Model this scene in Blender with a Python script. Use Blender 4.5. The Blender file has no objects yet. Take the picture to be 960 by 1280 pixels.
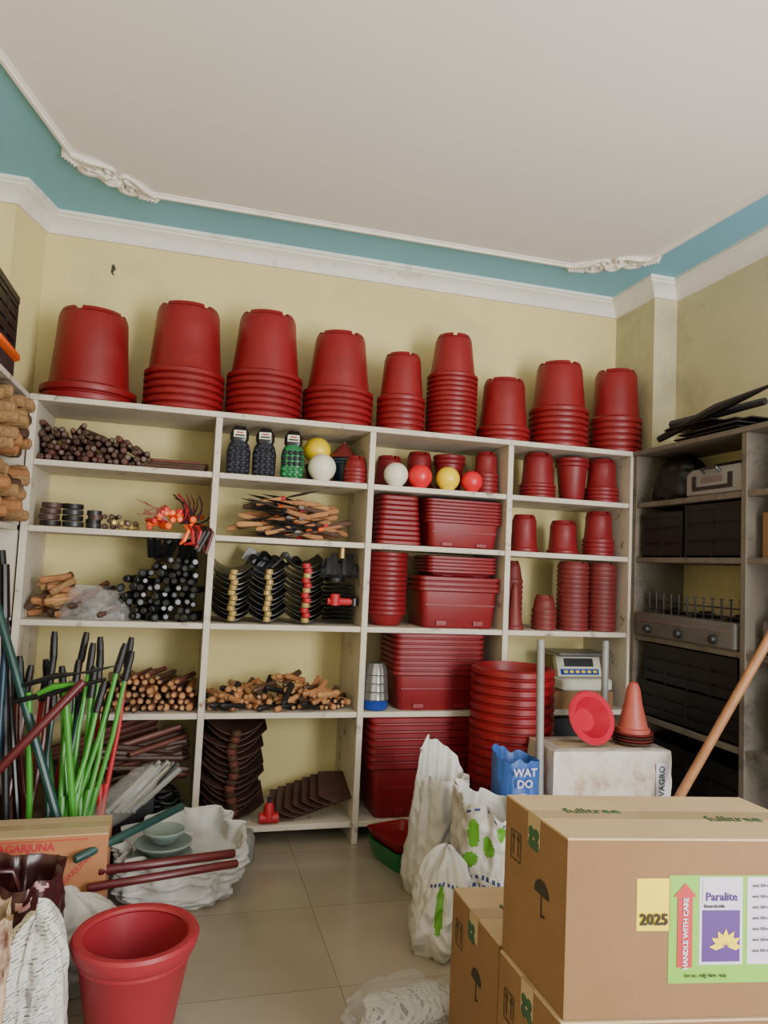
import bpy, math, random
from mathutils import Matrix, Vector, noise
R=random.Random(7)
pi=math.pi
def lin(c):
    return tuple(((x/255)/12.92 if x/255<=.04045 else ((x/255+.055)/1.055)**2.4) for x in c)
def mat(name,col,rough=.5,var=.12,scale=6,bump=0,bscale=40,metal=0,dirt=None,dscale=3,dthr=.6,dsoft=.06,coat=0,alpha=1,ridge=False,bdist=.01):
    m=bpy.data.materials.new(name);m.use_nodes=True
    nt=m.node_tree;N=nt.nodes;L=nt.links
    p=N['Principled BSDF'];p.inputs['Roughness'].default_value=rough;p.inputs['Metallic'].default_value=metal
    if coat:p.inputs['Coat Weight'].default_value=coat
    tc=N.new('ShaderNodeTexCoord')
    nz=N.new('ShaderNodeTexNoise');nz.inputs['Scale'].default_value=scale;nz.inputs['Detail'].default_value=5
    L.new(tc.outputs['Object'],nz.inputs['Vector'])
    r=N.new('ShaderNodeValToRGB');c=lin(col)
    r.color_ramp.elements[0].position=.3;r.color_ramp.elements[1].position=.7
    r.color_ramp.elements[0].color=(*[x*(1-var) for x in c],1)
    r.color_ramp.elements[1].color=(*[min(1,x*(1+var)) for x in c],1)
    L.new(nz.outputs['Fac'],r.inputs['Fac'])
    out=r.outputs['Color']
    if dirt:
        n2=N.new('ShaderNodeTexNoise');n2.inputs['Scale'].default_value=dscale;n2.inputs['Detail'].default_value=8;n2.inputs['Roughness'].default_value=.65
        L.new(tc.outputs['Object'],n2.inputs['Vector'])
        r2=N.new('ShaderNodeValToRGB');r2.color_ramp.elements[0].position=dthr-dsoft;r2.color_ramp.elements[1].position=dthr+dsoft
        r2.color_ramp.elements[0].color=(0,0,0,1);r2.color_ramp.elements[1].color=(1,1,1,1)
        L.new(n2.outputs['Fac'],r2.inputs['Fac'])
        mx=N.new('ShaderNodeMix');mx.data_type='RGBA'
        L.new(r2.outputs['Color'],mx.inputs['Factor']);L.new(out,mx.inputs['A']);mx.inputs['B'].default_value=(*lin(dirt),1)
        out=mx.outputs['Result']
    L.new(out,p.inputs['Base Color'])
    if bump:
        n3=N.new('ShaderNodeTexNoise');n3.inputs['Scale'].default_value=bscale;n3.inputs['Detail'].default_value=4
        if ridge:
            n3.inputs['Detail'].default_value=2
            try:n3.noise_type='RIDGED_MULTIFRACTAL';n3.normalize=True
            except Exception:pass
        L.new(tc.outputs['Object'],n3.inputs['Vector'])
        b=N.new('ShaderNodeBump');b.inputs['Strength'].default_value=bump;b.inputs['Distance'].default_value=bdist
        L.new(n3.outputs['Fac'],b.inputs['Height']);L.new(b.outputs['Normal'],p.inputs['Normal'])
    if alpha<1:p.inputs['Alpha'].default_value=alpha
    return m
# ---- materials
wallY=mat('wall_paint_yellow',(220,204,144),.75,.06,1.5,.15,30,dirt=(198,190,138),dscale=1.4,dthr=.64,dsoft=.1)
wallG=mat('wall_paint_pale',(200,193,156),.8,.06,1.5,.15,30,dirt=(160,152,124),dscale=1.6,dthr=.6,dsoft=.1)
blueM=mat('ceiling_blue',(126,188,212),.7,.03,2)
whiteC=mat('ceiling_white',(236,231,228),.8,.02,1)
trimM=mat('plaster_trim',(232,227,219),.6,.04,4,dirt=(196,188,172),dscale=5,dthr=.64,dsoft=.08)
shelfM=mat('dirty_white_shelf',(200,191,175),.6,.08,5,.1,30,dirt=(112,88,66),dscale=9,dthr=.65)
shelfD=mat('grimy_shaded_shelf',(110,103,92),.7,.1,5,.1,30,dirt=(52,47,41),dscale=5,dthr=.6,dsoft=.1)  # grime, plus shade of the right unit darkened into the base colour
red=mat('red_plastic',(128,16,24),.45,.12,4,dirt=(136,38,42),dscale=7,dthr=.66,dsoft=.1)
red2=mat('red_plastic_deep',(122,18,26),.48,.1,5)
redB=mat('bright_red_plastic',(214,32,46),.35,.06,5)
brick=mat('terracotta_and_hazed_red',(112,36,34),.55,.12,5)  # terracotta, also far red pots with haze mixed into their colour
pink=mat('coral_planter_plastic',(150,38,50),.42,.08,5)
pinkb=mat('bright_pink_plastic',(180,24,52),.35,.06,5)
conem=mat('faded_terracotta',(164,78,66),.5,.08,5)
black=mat('black_rubber',(20,20,22),.5,.2,10)
blackg=mat('black_gloss',(18,18,20),.3,.2,10)
dark=mat('dark_grey_metal',(58,58,62),.4,.2,8,metal=.4)
steel=mat('steel_metal',(150,150,150),.35,.12,12,metal=.8)
wood=mat('light_wood',(160,108,68),.5,.25,14)
woodE=mat('wood_end',(176,128,80),.6,.2,20)
woodD=mat('dark_wood',(74,50,38),.45,.35,10)
pipeM=mat('brown_pipe',(104,58,48),.45,.25,8)
orange=mat('orange_plastic',(240,96,20),.4,.1)
green=mat('green_enamel',(66,146,46),.35,.12)
dgreen=mat('dark_green_pole',(30,66,62),.4,.15)
maroon=mat('maroon_pole',(86,24,30),.35,.15)
yel=mat('yellow_plastic',(240,206,20),.35,.06)
wht=mat('white_plastic',(222,218,198),.4,.05)
gold=mat('brass_label',(176,148,90),.4,.2,20,metal=.3)
blueP=mat('blue_plastic',(30,60,150),.3,.1)
teal=mat('teal_plastic',(28,56,72),.4,.1)
navy=mat('navy_rubber',(22,25,38),.5,.2,30,bump=.6,bscale=120)
greenP=mat('green_plastic',(26,112,62),.4,.1)
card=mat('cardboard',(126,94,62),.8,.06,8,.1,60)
cardLit=mat('cardboard_lit',(186,162,126),.8,.06,8,.1,60)  # cardboard painted lighter: light falling on box tops put into the colour
cardO=mat('cardboard_orange',(170,114,76),.8,.06,8)
ink=mat('print_ink',(46,40,34),.8,.1)
inkG=mat('print_green',(50,86,62),.8,.1)
inkR=mat('print_red',(184,40,62),.8,.1)
tape=mat('packing_tape',(176,154,120),.2,.05,8)
labY=mat('label_yellow',(228,198,16),.5,.02)
labG=mat('label_green',(116,172,50),.5,.03)
labP=mat('label_purple',(72,36,114),.5,.05)
labW=mat('label_white',(198,188,208),.5,.03)
labR=mat('label_red',(176,30,40),.5,.03)
sackW=mat('woven_sack',(190,188,184),.45,.08,8,.5,7,dirt=(140,130,114),dscale=4,dthr=.64,dsoft=.1,ridge=True,bdist=.012)
sackN=mat('sack_print_navy',(44,58,110),.5,.1,8,.5,7,ridge=True,bdist=.012)
sackG=mat('sack_print_green',(88,148,40),.5,.15,8,.5,7,ridge=True,bdist=.012)
sackB=mat('blue_sack',(48,88,158),.45,.12,8,.5,7,ridge=True,bdist=.012)
plastic=mat('cloudy_plastic_bag',(206,204,200),.15,.1,10,.7,20,alpha=.22)
wrapM=mat('wrapping_film',(200,192,184),.22,.1,10,.8,10,dirt=(156,130,102),dscale=5,dthr=.6,dsoft=.08,ridge=True,bdist=.012)
maroonB=mat('maroon_patterned_bag',(56,20,26),.3,.3,14,.5,7,ridge=True,bdist=.012)
leafM=mat('bag_print_pink',(176,134,132),.4,.1,14)
tanB=mat('tan_bag',(184,160,136),.5,.12,6,.5,8,dirt=(90,54,42),dscale=5,dthr=.56,ridge=True,bdist=.012)
coir=mat('coir_fibre',(150,116,76),.9,.3,60,.6,90)
rust=mat('rusty_dark_metal',(74,50,45),.5,.3,10,metal=.2)
bamboo=mat('bamboo',(160,112,74),.5,.2,10)
ceram=mat('glazed_ceramic',(134,150,144),.3,.15,8)
greyP=mat('grey_plastic',(134,134,132),.4,.06)
cream=mat('cream_enamel',(200,197,180),.4,.06)
conc=mat('grey_cement',(92,89,84),.7,.15,10)
def brickmat(name,c1,c2,mo,bw,rh,ms,rough,off=(0,0,0),rowoff=0,xz=False,noisef=.35):
    m=bpy.data.materials.new(name);m.use_nodes=True
    N=m.node_tree.nodes;L=m.node_tree.links;p=N['Principled BSDF']
    tc=N.new('ShaderNodeTexCoord');bt=N.new('ShaderNodeTexBrick');bt.offset=rowoff;bt.squash=1
    mp=N.new('ShaderNodeMapping');mp.inputs['Location'].default_value=off
    if xz: mp.inputs['Rotation'].default_value=(pi/2,0,.3)
    bt.inputs['Scale'].default_value=1;bt.inputs['Brick Width'].default_value=bw;bt.inputs['Row Height'].default_value=rh;bt.inputs['Mortar Size'].default_value=ms
    bt.inputs['Color1'].default_value=(*lin(c1),1);bt.inputs['Color2'].default_value=(*lin(c2),1);bt.inputs['Mortar'].default_value=(*lin(mo),1)
    nz=N.new('ShaderNodeTexNoise');nz.inputs['Scale'].default_value=3;nz.inputs['Detail'].default_value=6
    mx=N.new('ShaderNodeMix');mx.data_type='RGBA';mx.blend_type='MULTIPLY';mx.inputs['Factor'].default_value=noisef
    L.new(tc.outputs['Object'],mp.inputs['Vector']);L.new(mp.outputs['Vector'],bt.inputs['Vector']);L.new(tc.outputs['Object'],nz.inputs['Vector'])
    L.new(bt.outputs['Color'],mx.inputs['A']);L.new(nz.outputs['Fac'],mx.inputs['B']);L.new(mx.outputs['Result'],p.inputs['Base Color'])
    p.inputs['Roughness'].default_value=rough
    return m
fl=brickmat('floor_tile',(170,158,138),(164,152,132),(124,112,96),.6,.6,.0016,.2,(-.02,-.2,0))
news=brickmat('newsprint_sack',(90,90,96),(206,204,198),(206,204,198),.022,.009,.003,.5,rowoff=.4,xz=True,noisef=.15)

class B:
    def __init__(s):
        s.v=[];s.f=[];s.fm=[];s.mats=[];s.M=Matrix()
    def mi(s,m):
        if m not in s.mats:s.mats.append(m)
        return s.mats.index(m)
    def add(s,vs,fs,m):
        o=len(s.v);s.v+=[s.M@Vector(v) for v in vs]
        for q,f in enumerate(fs):
            s.f.append([o+i for i in f]);s.fm.append(s.mi(m[q] if isinstance(m,list) else m))
    def box(s,x0,x1,y0,y1,z0,z1,m):
        vs=[(x,y,z) for z in (z0,z1) for y in (y0,y1) for x in (x0,x1)]
        s.add(vs,[(0,2,3,1),(4,5,7,6),(0,1,5,4),(2,6,7,3),(0,4,6,2),(1,3,7,5)],m)
    def rings(s,rs,m,cap=True,mf=None):
        n=len(rs[0]);vs=[v for r in rs for v in r];fs=[];ms=[]
        for i in range(len(rs)-1):
            for j in range(n):
                k=(j+1)%n;fs.append((i*n+j,i*n+k,(i+1)*n+k,(i+1)*n+j))
                ms.append(mf(i,j) if mf else m)
        if cap:
            fs.append(tuple(range(n))[::-1]);fs.append(tuple(range((len(rs)-1)*n,len(rs)*n)));ms+=[m,m]
        s.add(vs,fs,ms)
    def lathe(s,prof,m,c=(0,0,0),seg=28,rot=None,cap=True):
        rs=[]
        for r,z in prof:
            r=max(r,.0004)
            ring=[Vector((r*math.cos(2*pi*j/seg),r*math.sin(2*pi*j/seg),z)) for j in range(seg)]
            if rot is not None: ring=[rot@v for v in ring]
            rs.append([v+Vector(c) for v in ring])
        s.rings(rs,m,cap)
    def tube(s,pts,rad,m,seg=8,flat=1,cap=True):
        pts=[Vector(p) for p in pts]
        if not isinstance(rad,(list,tuple)):rad=[rad]*len(pts)
        rs=[];prev=None
        for i,p in enumerate(pts):
            d=(pts[min(i+1,len(pts)-1)]-pts[max(i-1,0)]).normalized()
            if prev is None:
                a=Vector((0,0,1)) if abs(d.z)<.9 else Vector((1,0,0));u=d.cross(a).normalized()
            else:
                u=(prev-d*prev.dot(d)).normalized()
            prev=u;w=u.cross(d)
            rs.append([p+(u*math.cos(2*pi*j/seg)+w*math.sin(2*pi*j/seg)*flat)*rad[i] for j in range(seg)])
        s.rings(rs,m,cap)
    def knob(s,a,b,r,m,endm=None,seg=8):
        a=Vector(a);b=Vector(b);d=(b-a).normalized()
        s.tube([a,a+d*r*.25,a+d*r,b],[r*.6,r*.92,r,r*.9],m,seg)
        if endm: s.tube([a-d*.001,a+d*.002],[r*.6,r*.6],endm,seg)
    def rrect(s,prof,m,c=(0,0,0),cr=.03,cap=True,n=3):
        rs=[]
        for hx,hy,z in prof:
            ring=[];q=min(cr,hx*.9,hy*.9)
            for k,(sx,sy) in enumerate([(1,1),(-1,1),(-1,-1),(1,-1)]):
                for j in range(n+1):
                    a=k*pi/2+j*pi/2/n
                    ring.append(Vector((c[0]+sx*(hx-q)+q*math.cos(a),c[1]+sy*(hy-q)+q*math.sin(a),c[2]+z)))
            rs.append(ring)
        s.rings(rs,m,cap)
    def poly(s,pts,m):
        s.add(pts,[tuple(range(len(pts)))],m)
    def text(s,txt,mtx,size,m,ext=.0006,bold=0):
        cu=bpy.data.curves.new('t','FONT');cu.body=txt;cu.size=size;cu.extrude=ext;cu.resolution_u=2;cu.offset=bold
        cu.align_x='CENTER';cu.align_y='CENTER'
        o=bpy.data.objects.new('t',cu);bpy.context.collection.objects.link(o)
        me=bpy.data.meshes.new_from_object(o)
        s.add([mtx@v.co for v in me.vertices],[tuple(p.vertices) for p in me.polygons],m)
        bpy.data.objects.remove(o);bpy.data.meshes.remove(me);bpy.data.curves.remove(cu)
    def done(s,name,loc=(0,0,0),rz=0,ang=35,bevel=0):
        me=bpy.data.meshes.new(name);me.from_pydata([tuple(v) for v in s.v],[],s.f)
        for m in s.mats:me.materials.append(m)
        me.polygons.foreach_set('material_index',s.fm)
        me.polygons.foreach_set('use_smooth',[True]*len(s.f))
        me.update()
        me.set_sharp_from_angle(angle=math.radians(ang))
        o=bpy.data.objects.new(name,me);bpy.context.collection.objects.link(o)
        o.location=loc;o.rotation_euler[2]=rz
        if bevel:
            md=o.modifiers.new('bevel','BEVEL');md.width=bevel;md.segments=2;md.limit_method='ANGLE'
        return o
def quick(name,fn,loc=(0,0,0),rz=0,**k):
    b=B();fn(b);return b.done(name,loc,rz,**k)

# ---------------- ROOM
H=3.40;YB=4.36;XR=2.97;XL=-1.3;Y0=-1.8
quick('floor',lambda b:b.box(XL-.1,XR+.1,Y0,YB+.1,-.1,0,fl))
quick('wall_back',lambda b:b.box(XL-.1,XR+.1,YB,YB+.1,0,H,wallY))
quick('wall_right',lambda b:b.box(XR,XR+.1,Y0,YB,0,H,wallG))
quick('wall_left',lambda b:b.box(XL-.1,XL,Y0,YB,0,H,wallY))
quick('ceiling',lambda b:b.box(XL-.1,XR+.1,Y0,YB+.1,H,H+.1,blueM))
def pilL(b):
    q=[(-1.3,4.05),(-.98,4.05),(-.89,4.36),(-1.3,4.36)]
    b.rings([[(x,y,0) for x,y in q],[(x,y,H) for x,y in q]],wallY)
quick('wall_pillar_left',pilL)
quick('wall_pillar_right',lambda b:b.box(2.80,2.97,3.93,4.36,0,H,wallG))
def sweep(b,path,prof,m):
    path=[Vector((x,y)) for x,y in path];rs=[]
    for i,p in enumerate(path):
        d1=(p-path[i-1]).normalized() if i>0 else None
        d2=(path[i+1]-p).normalized() if i<len(path)-1 else None
        n1=Vector((d1.y,-d1.x)) if d1 else None;n2=Vector((d2.y,-d2.x)) if d2 else None
        if n1 is None:n=n2
        elif n2 is None:n=n1
        else:
            n=(n1+n2);n=n/max(.3,(1+n1.dot(n2)))
        rs.append([(p.x+n.x*o,p.y+n.y*o,z) for o,z in prof])
    b.rings(rs,m)
crown=[(0,H-.11),(.02,H-.11),(.025,H-.095),(.03,H-.08),(.055,H-.05),(.085,H-.035),(.09,H-.025),(.1,H-.02),(.1,H),(0,H)]
quick('trim_1',lambda b:sweep(b,[(-1.3,Y0),(-1.3,4.05),(-.98,4.05),(-.89,4.36),(2.80,4.36),(2.80,3.93),(2.97,3.93),(2.97,Y0)],crown,trimM))
AL=[(-.32,3.88),(-.40,3.80),(-.52,3.74),(-.60,3.70),(-.655,3.61)]
AR=[(2.17,3.88),(2.27,3.80),(2.40,3.76),(2.50,3.71),(2.55,3.60)]
inner=[(-1.05,Y0+.3),(-1.05,2.2),(-.818,2.96)]+AL[::-1]+AR+[(2.59,2.77),(2.6,Y0+.3)]
def pan(b):
    b.rings([[(x,y,H-.006) for x,y in inner],[(x,y,H) for x,y in inner]],whiteC)
quick('ceiling_panel',pan)
mprof=[(-.02,H),(-.02,H-.012),(-.012,H-.016),(-.008,H-.028),(.006,H-.028),(.01,H-.016),(.018,H-.012),(.018,H)]
quick('trim_2',lambda b:sweep(b,inner,mprof,trimM))
def ornament(b):
    def spiral(cx,cy,r0,turn,s,dirn,w=.02):
        pts=[];rad=[]
        n=26
        for i in range(n):
            t=i/(n-1);a=s+dirn*turn*t;r=r0*(1-t*.85)
            pts.append((cx+r*math.cos(a),cy+r*math.sin(a),-.014));rad.append(w*(1-.5*t))
        b.tube(pts,rad,trimM,6)
        b.lathe([(.014,0),(.014,-.028),(.004,-.036)],trimM,(cx,cy,0),10)
    spiral(-.12,.02,.06,9,0,1);spiral(.12,.02,.06,9,pi,-1)
    spiral(-.05,-.035,.038,7,pi/2,-1,.015);spiral(.05,-.035,.038,7,pi/2,1,.015)
    for k in range(-3,4):
        a=pi/2+k*.36
        l=.10-.006*abs(k)
        b.tube([(0,-.01,-.008),(l*.5*math.cos(a),-.01+l*.5*math.sin(a),-.03),(l*math.cos(a),-.01+l*math.sin(a),-.008)],[.01,.02,.008],trimM,6)
    for sx in(-1,1):
        for k in range(5):
            x=sx*(.15+.018*k);b.tube([(x,.0,-.01),(x+sx*.035,.04-.008*k,-.022),(x+sx*.055,.02-.01*k,-.004)],[.01,.017,.005],trimM,6)
            b.tube([(x,.0,-.01),(x+sx*.035,-.034+.006*k,-.02),(x+sx*.05,-.02,-.004)],[.009,.014,.005],trimM,6)
        b.tube([(sx*.06,-.055,-.01),(sx*.14,-.045,-.022),(sx*.22,-.005,-.018),(sx*.25,.0,-.008)],[.01,.017,.014,.012],trimM,6)
quick('ceiling_ornament',ornament,(-.48,3.76,H),math.atan2(.27,.35))
quick('ceiling_ornament',ornament,(2.38,3.76,H),math.atan2(-.28,.38))
def mark(b):
    b.tube([(0,0,0),(.006,0,-.02),(-.004,0,-.045),(.008,0,-.06)],[.006,.012,.006,.003],dark,6)
quick('wall_scuff_mark',mark,(-.52,YB-.006,3.16))

# ---------------- SHELVES
LV=[2.25,1.93,1.60,1.14,.68,.10]
def shelf(b):
    xs=[-.78,.12,.96,1.80,2.62]
    for x in xs:
        b.box(x-.017,x+.017,3.86,YB-.002,0,2.235,shelfM)
    b.box(-.80,2.795,3.855,YB-.002,2.235,2.265,shelfM)
    for z in LV[1:]:
        for i in range(4):
            b.box(xs[i]+.017,xs[i+1]-.017,3.87,YB-.002,z-.016,z+.014,shelfM)
quick('storage_shelf_unit',shelf,bevel=.003)
def shelfR(b):
    for y in (3.84,2.94,2.04):
        b.box(2.62,XR-.002,y-.018,y+.018,0,2.235,shelfD)
    b.box(2.61,XR-.002,1.9,3.85,2.235,2.262,shelfD)
    for z in LV[1:]:
        b.box(2.625,XR-.002,2.06,3.82,z-.016,z+.014,shelfD)
quick('grimy_shelf_unit',shelfR,bevel=.003)
def shelfL(b):
    b.box(-1.28,-.80,3.0,3.85,2.235,2.26,shelfM)
    b.box(-1.28,-.80,3.0,3.85,1.585,1.61,shelfM)
    b.box(-1.28,-.80,3.0,3.85,1.12,1.15,shelfM)
    b.box(-1.28,-.80,3.82,3.85,0,2.235,shelfM);b.box(-1.28,-.80,3.0,3.03,0,2.235,shelfM)
quick('corner_shelf_unit',shelfL)

# ---------------- POTS
def pot_inv(b,c,r0,rt,h,n,rh,m,foot=True,seg=40,bf=.89):
    pr=[];p=rh/n
    for i in range(n):
        z=i*p
        pr+=[(r0*.92,z),(r0*.985,z+.06*p),(r0,z+.2*p),(r0*.992,z+.66*p),(r0*.93,z+.8*p)]
    rb=r0*bf
    pr+=[(rb,rh)]
    hb=h-rh
    pr+=[(rb+(rt-rb)*.5,rh+hb*.5),(rb+(rt-rb)*.52,rh+hb*.52),(rt+.006,h-.03),(rt,h-.016),(rt-.012,h-.008),(rt*.6,h-.012),(0,h-.012)]
    b.lathe(pr,m,c,seg)
    if foot:
        for k in range(4):
            a0=k*pi/2+.35;a1=a0+pi/2-.28;rs=[]
            for j in range(9):
                a=a0+(a1-a0)*j/8;ca,sa=math.cos(a),math.sin(a)
                rs.append([(c[0]+r*ca,c[1]+r*sa,c[2]+z) for r,z in((rt-.03,h-.012),(rt-.028,h+.006),(rt-.008,h+.006),(rt+.001,h-.014))])
            b.rings(rs,m)
def pot_up(b,c,rtop,rbot,h,n,rh,m,seg=32):
    p=rh/n;z0=h-rh
    pr=[(0,0),(rbot*.9,0),(rbot,.01),(rtop*.9,z0)]
    for i in range(n):
        z=z0+i*p
        pr+=[(rtop*.93,z+.05*p),(rtop,z+.25*p),(rtop,z+.8*p),(rtop*.94,z+.95*p)]
    pr[-1]=(rtop*.9,h)
    pr+=[(rtop*.86,h-.03),(rbot*.95,z0-(z0*.5)),(0,z0-(z0*.5)+.002)]
    b.lathe(pr,m,c,seg)
BT=2.266
top=[(-.564,4.105,.245,.17,.50,2,.10,.83),(-.074,4.085,.217,.163,.59,6,.235,.9),(.364,4.085,.215,.153,.607,7,.27,.88),(.79,4.08,.207,.14,.55,6,.225,.87),
(1.16,4.03,.144,.103,.466,6,.22,.88),(1.476,4.03,.154,.104,.62,13,.385,.88),(1.82,4.04,.165,.12,.39,3,.10,.88),(2.207,4.06,.187,.135,.54,7,.26,.88),(2.615,4.06,.168,.125,.54,6,.24,.89)]
for x,y,r,rt,h,n,rh,bf in top:
    b=B();pot_inv(b,(0,0,0),r,rt,h,n,rh,red,bf=bf);b.done('stacked_plant_pots' if n>2 else 'plant_pot',(x,y,BT),R.random()*3)
S1,S2,S3,S4,S5=[z+.0145 for z in LV[1:]]
def inv(x,z,r,h,n=2,rh=.05,y=4.0,m=red2,k=.75,name='small_plant_pots'):
    b=B();pot_inv(b,(0,0,0),r,r*k,h,n,rh,m,seg=24);b.done(name,(x,y,z))
def upp(x,z,r,h,n=2,rh=.05,y=4.0,m=red2,k=.7,name='small_plant_pots'):
    b=B();pot_up(b,(0,0,0),r,r*k,h,n,rh,m,24);b.done(name,(x,y,z))
def ball(x,z,r,m,y=3.97):
    b=B();pr=[(r*.5,0),(r*.55,.004)]+[(r*math.sin(a),r-r*math.cos(a)) for a in [pi*(.22+.66*i/14) for i in range(15)]]
    pr+=[(r*.4,2*r*.955),(r*.33,2*r*.93),(r*.3,r)]
    b.lathe(pr,m,(0,0,0),24);b.done('round_planter',(x,y,z))
ball(.695,S1,.078,wht,3.95);upp(.69,S1,.07,.115,1,.03,4.11,teal,.75);ball(.69,S1+.117,.078,yel,4.11)
upp(.845,S1,.072,.16,2,.04,4.10,teal)
b=B();b.lathe([(.088,0),(.083,.01),(.055,.04),(.03,.07),(.012,.085),(.012,.095),(0,.1)],brick,(0,0,0),20);b.done('terracotta_pot_lid',(.845,4.10,S1+.161))
inv(.885,S1,.068,.15,4,.09,3.94)
for x,m in((1.12,wht),(1.265,redB),(1.435,yel),(1.585,redB)):ball(x,S1,.07 if x<1.5 else .064,m,3.93)
inv(1.14,S1,.095,.2,2,.05,4.16);inv(1.33,S1,.09,.24,2,.05,4.16);upp(1.52,S1,.1,.24,2,.06,4.15);inv(1.70,S1,.078,.25,5,.13,4.0)
inv(2.045,S1,.112,.27,4,.09,4.0);upp(2.29,S1,.105,.27,2,.06,4.02);inv(2.49,S1,.105,.27,4,.1,4.0)
def glove(b,m2):
    b.rrect([(.054,.035,0),(.062,.04,.02),(.064,.042,.13),(.054,.036,.17),(.04,.03,.19)],navy if m2 is None else m2,cr=.03)
    for i in range(4):
        x=-.044+.029*i
        for q in range(5):
            b.lathe([(.006,0),(.014,.006),(.015,.018),(.006,.026)],navy if (m2 is None or q>1) else m2,(x,-.036,.012+.03*q),8)
    b.rrect([(.04,.028,.18),(.05,.03,.2),(.05,.03,.235),(.03,.022,.27)],blackg,cr=.02)
    b.box(-.032,.032,-.034,-.03,.208,.245,wht);b.box(-.026,.026,-.036,-.033,.214,.222,ink);b.box(-.018,.018,-.036,-.033,.23,.237,inkR)
for x,m2 in((.235,None),(.375,None),(.53,greenP)):
    b=B();glove(b,m2);b.done('rubber_glove_bundle',(x,3.97,S1),R.uniform(-.15,.15))
def pile(name,x0,x1,zb,Hf,yf,r,ln,ms,endm=None,jx=.03,jy=.04,tiltf=None,zf=0):
    b=B();k=0
    while True:
        z=r+k*1.68*r;any_=False
        x=x0+r+(r if k%2 else 0)
        while x<x1-r:
            if z<Hf((x-x0)/(x1-x0)):
                any_=True
                t=(x-x0)/(x1-x0)
                yy=R.uniform(-jy,jy*.6);dx=R.uniform(-jx,jx)+(tiltf(t) if tiltf else 0)
                a=(x+R.uniform(-.5,.5)*r,yf+yy,max(r,z+R.uniform(-.35,.35)*r))
                b.knob(a,(min(max(x+dx,x0),x1),yf+yy+ln,max(r,z+R.uniform(-.6,.6)*r)),r*R.uniform(.78,1.1),R.choice(ms),endm)
            x+=2.05*r
        k+=1
        if not any_ or k>30:break
    return b.done(name,(0,0,zb))
pile('wooden_tool_handles',-.755,-.2,S1,lambda t:.21-.12*max(0,t-.25)-.03*abs(math.sin(9*t)),3.93,.0175,.28,[woodD,woodD,pipeM,rust],woodD,.08)
b=B()
for i in range(12):
    z=.012+.017*(i%3);yy=3.92+.025*i
    b.knob((-.19+R.uniform(-.1,.02),yy,z),(.07+R.uniform(-.03,.02),yy+R.uniform(-.02,.02),z+.003),.012,R.choice([woodD,rust,pipeM]))
b.done('metal_rod_bundle',(0,0,S1))
b=B()
for i,(x,y) in enumerate([(-.68,3.95),(-.57,3.96),(-.47,3.95)]):
    r=.05 if i<2 else .036
    for k in range(4):
        z=.018+k*.03 if i<2 else .014+.022*k
        dx=R.uniform(-.008,.008)
        b.lathe([(r*.6,z-.013),(r,z-.013),(r*1.03,z),(r,z+.012),(r*.6,z+.012),(r*.6,z-.013)],R.choice([black,rust,dark]),(x+dx,y,0),18,cap=False)
b.done('rubber_washer_rolls',(0,0,S2))
pile('small_brass_fittings',-.43,-.25,S2,lambda t:.08-.03*t,3.94,.015,.08,[rust,woodD,gold],None)
def cutters(b):
    for i in range(24):
        x=R.uniform(-.12,.13);z=R.uniform(.02,max(.03,.14-.5*abs(x)));y=R.uniform(-.05,.03)
        b.knob((x,y-.03,z),(x+R.uniform(-.05,.05),y+.06,z+R.uniform(-.01,.02)),R.uniform(.014,.02),R.choice([orange,orange,orange,redB]))
    for i in range(14):
        a=R.uniform(-.2,1.6);x=R.uniform(.04,.12);z=.05
        pts=[(x+.17*t*math.cos(a+t*.9),-.03,max(.008,z+.16*t*math.sin(a+t*.9))) for t in(0,.25,.5,.75,1)]
        b.tube(pts,[.009,.010,.009,.007,.003],R.choice([labR,black,maroon,dark]),6,flat=.6)
    for i in range(6):
        b.tube([(-.02,-.04,.06),(-.07+R.uniform(-.03,.02),-.055,.1+R.uniform(-.02,.03)),(-.15+R.uniform(-.03,.02),-.055,.14+R.uniform(-.06,.03))],[.003,.003,.002],red,5)
quick('garden_cutter_pile',cutters,(-.09,3.95,S2))
def dang(b):
    for i in range(7):
        x=.02*i;b.tube([(x,.02,.03),(x+.02,-.03,.0),(x+.03*math.sin(i),-.035,-.05-.01*i),(x-.02,-.03,-.07)],[.008,.01,.012,.004],R.choice([labR,black,orange,maroon]),6)
quick('hanging_pruners',dang,(-.02,3.86,S2+.01))
def sickles(b):
    for i in range(60):
        lay=i//4;z=.02+.013*lay;s=-1 if R.random()<.7 else 1
        x=R.uniform(.62,.90) if s<0 else R.uniform(.19,.45)
        if z>.12: x=(x-.5)*.8+.5
        y=3.92+R.uniform(0,.2)
        an=R.uniform(-.28,.28);c,sn=math.cos(an),math.sin(an)
        P=lambda u,w=0:(x+s*u*c,y+w,max(.015,z+(u-.07)*sn))
        b.tube([P(0),P(.01),P(.04),P(.09),P(.14)],[.008,.015,.017,.014,.012],R.choice([wood,wood,woodE,woodE,woodD]),8)
        b.tube([P(.14),P(.165)],[.013,.011],R.choice([steel,orange,black,labR]),8)
        b.tube([P(.165),P(.2,-.01),P(.27,-.02),P(.36,-.01)],[.005,.02,.027,.003],R.choice([dark,dark,blackg,steel,dark]),6,flat=.25)
quick('hand_trowel_pile',sickles,(0,0,S2))
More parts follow.
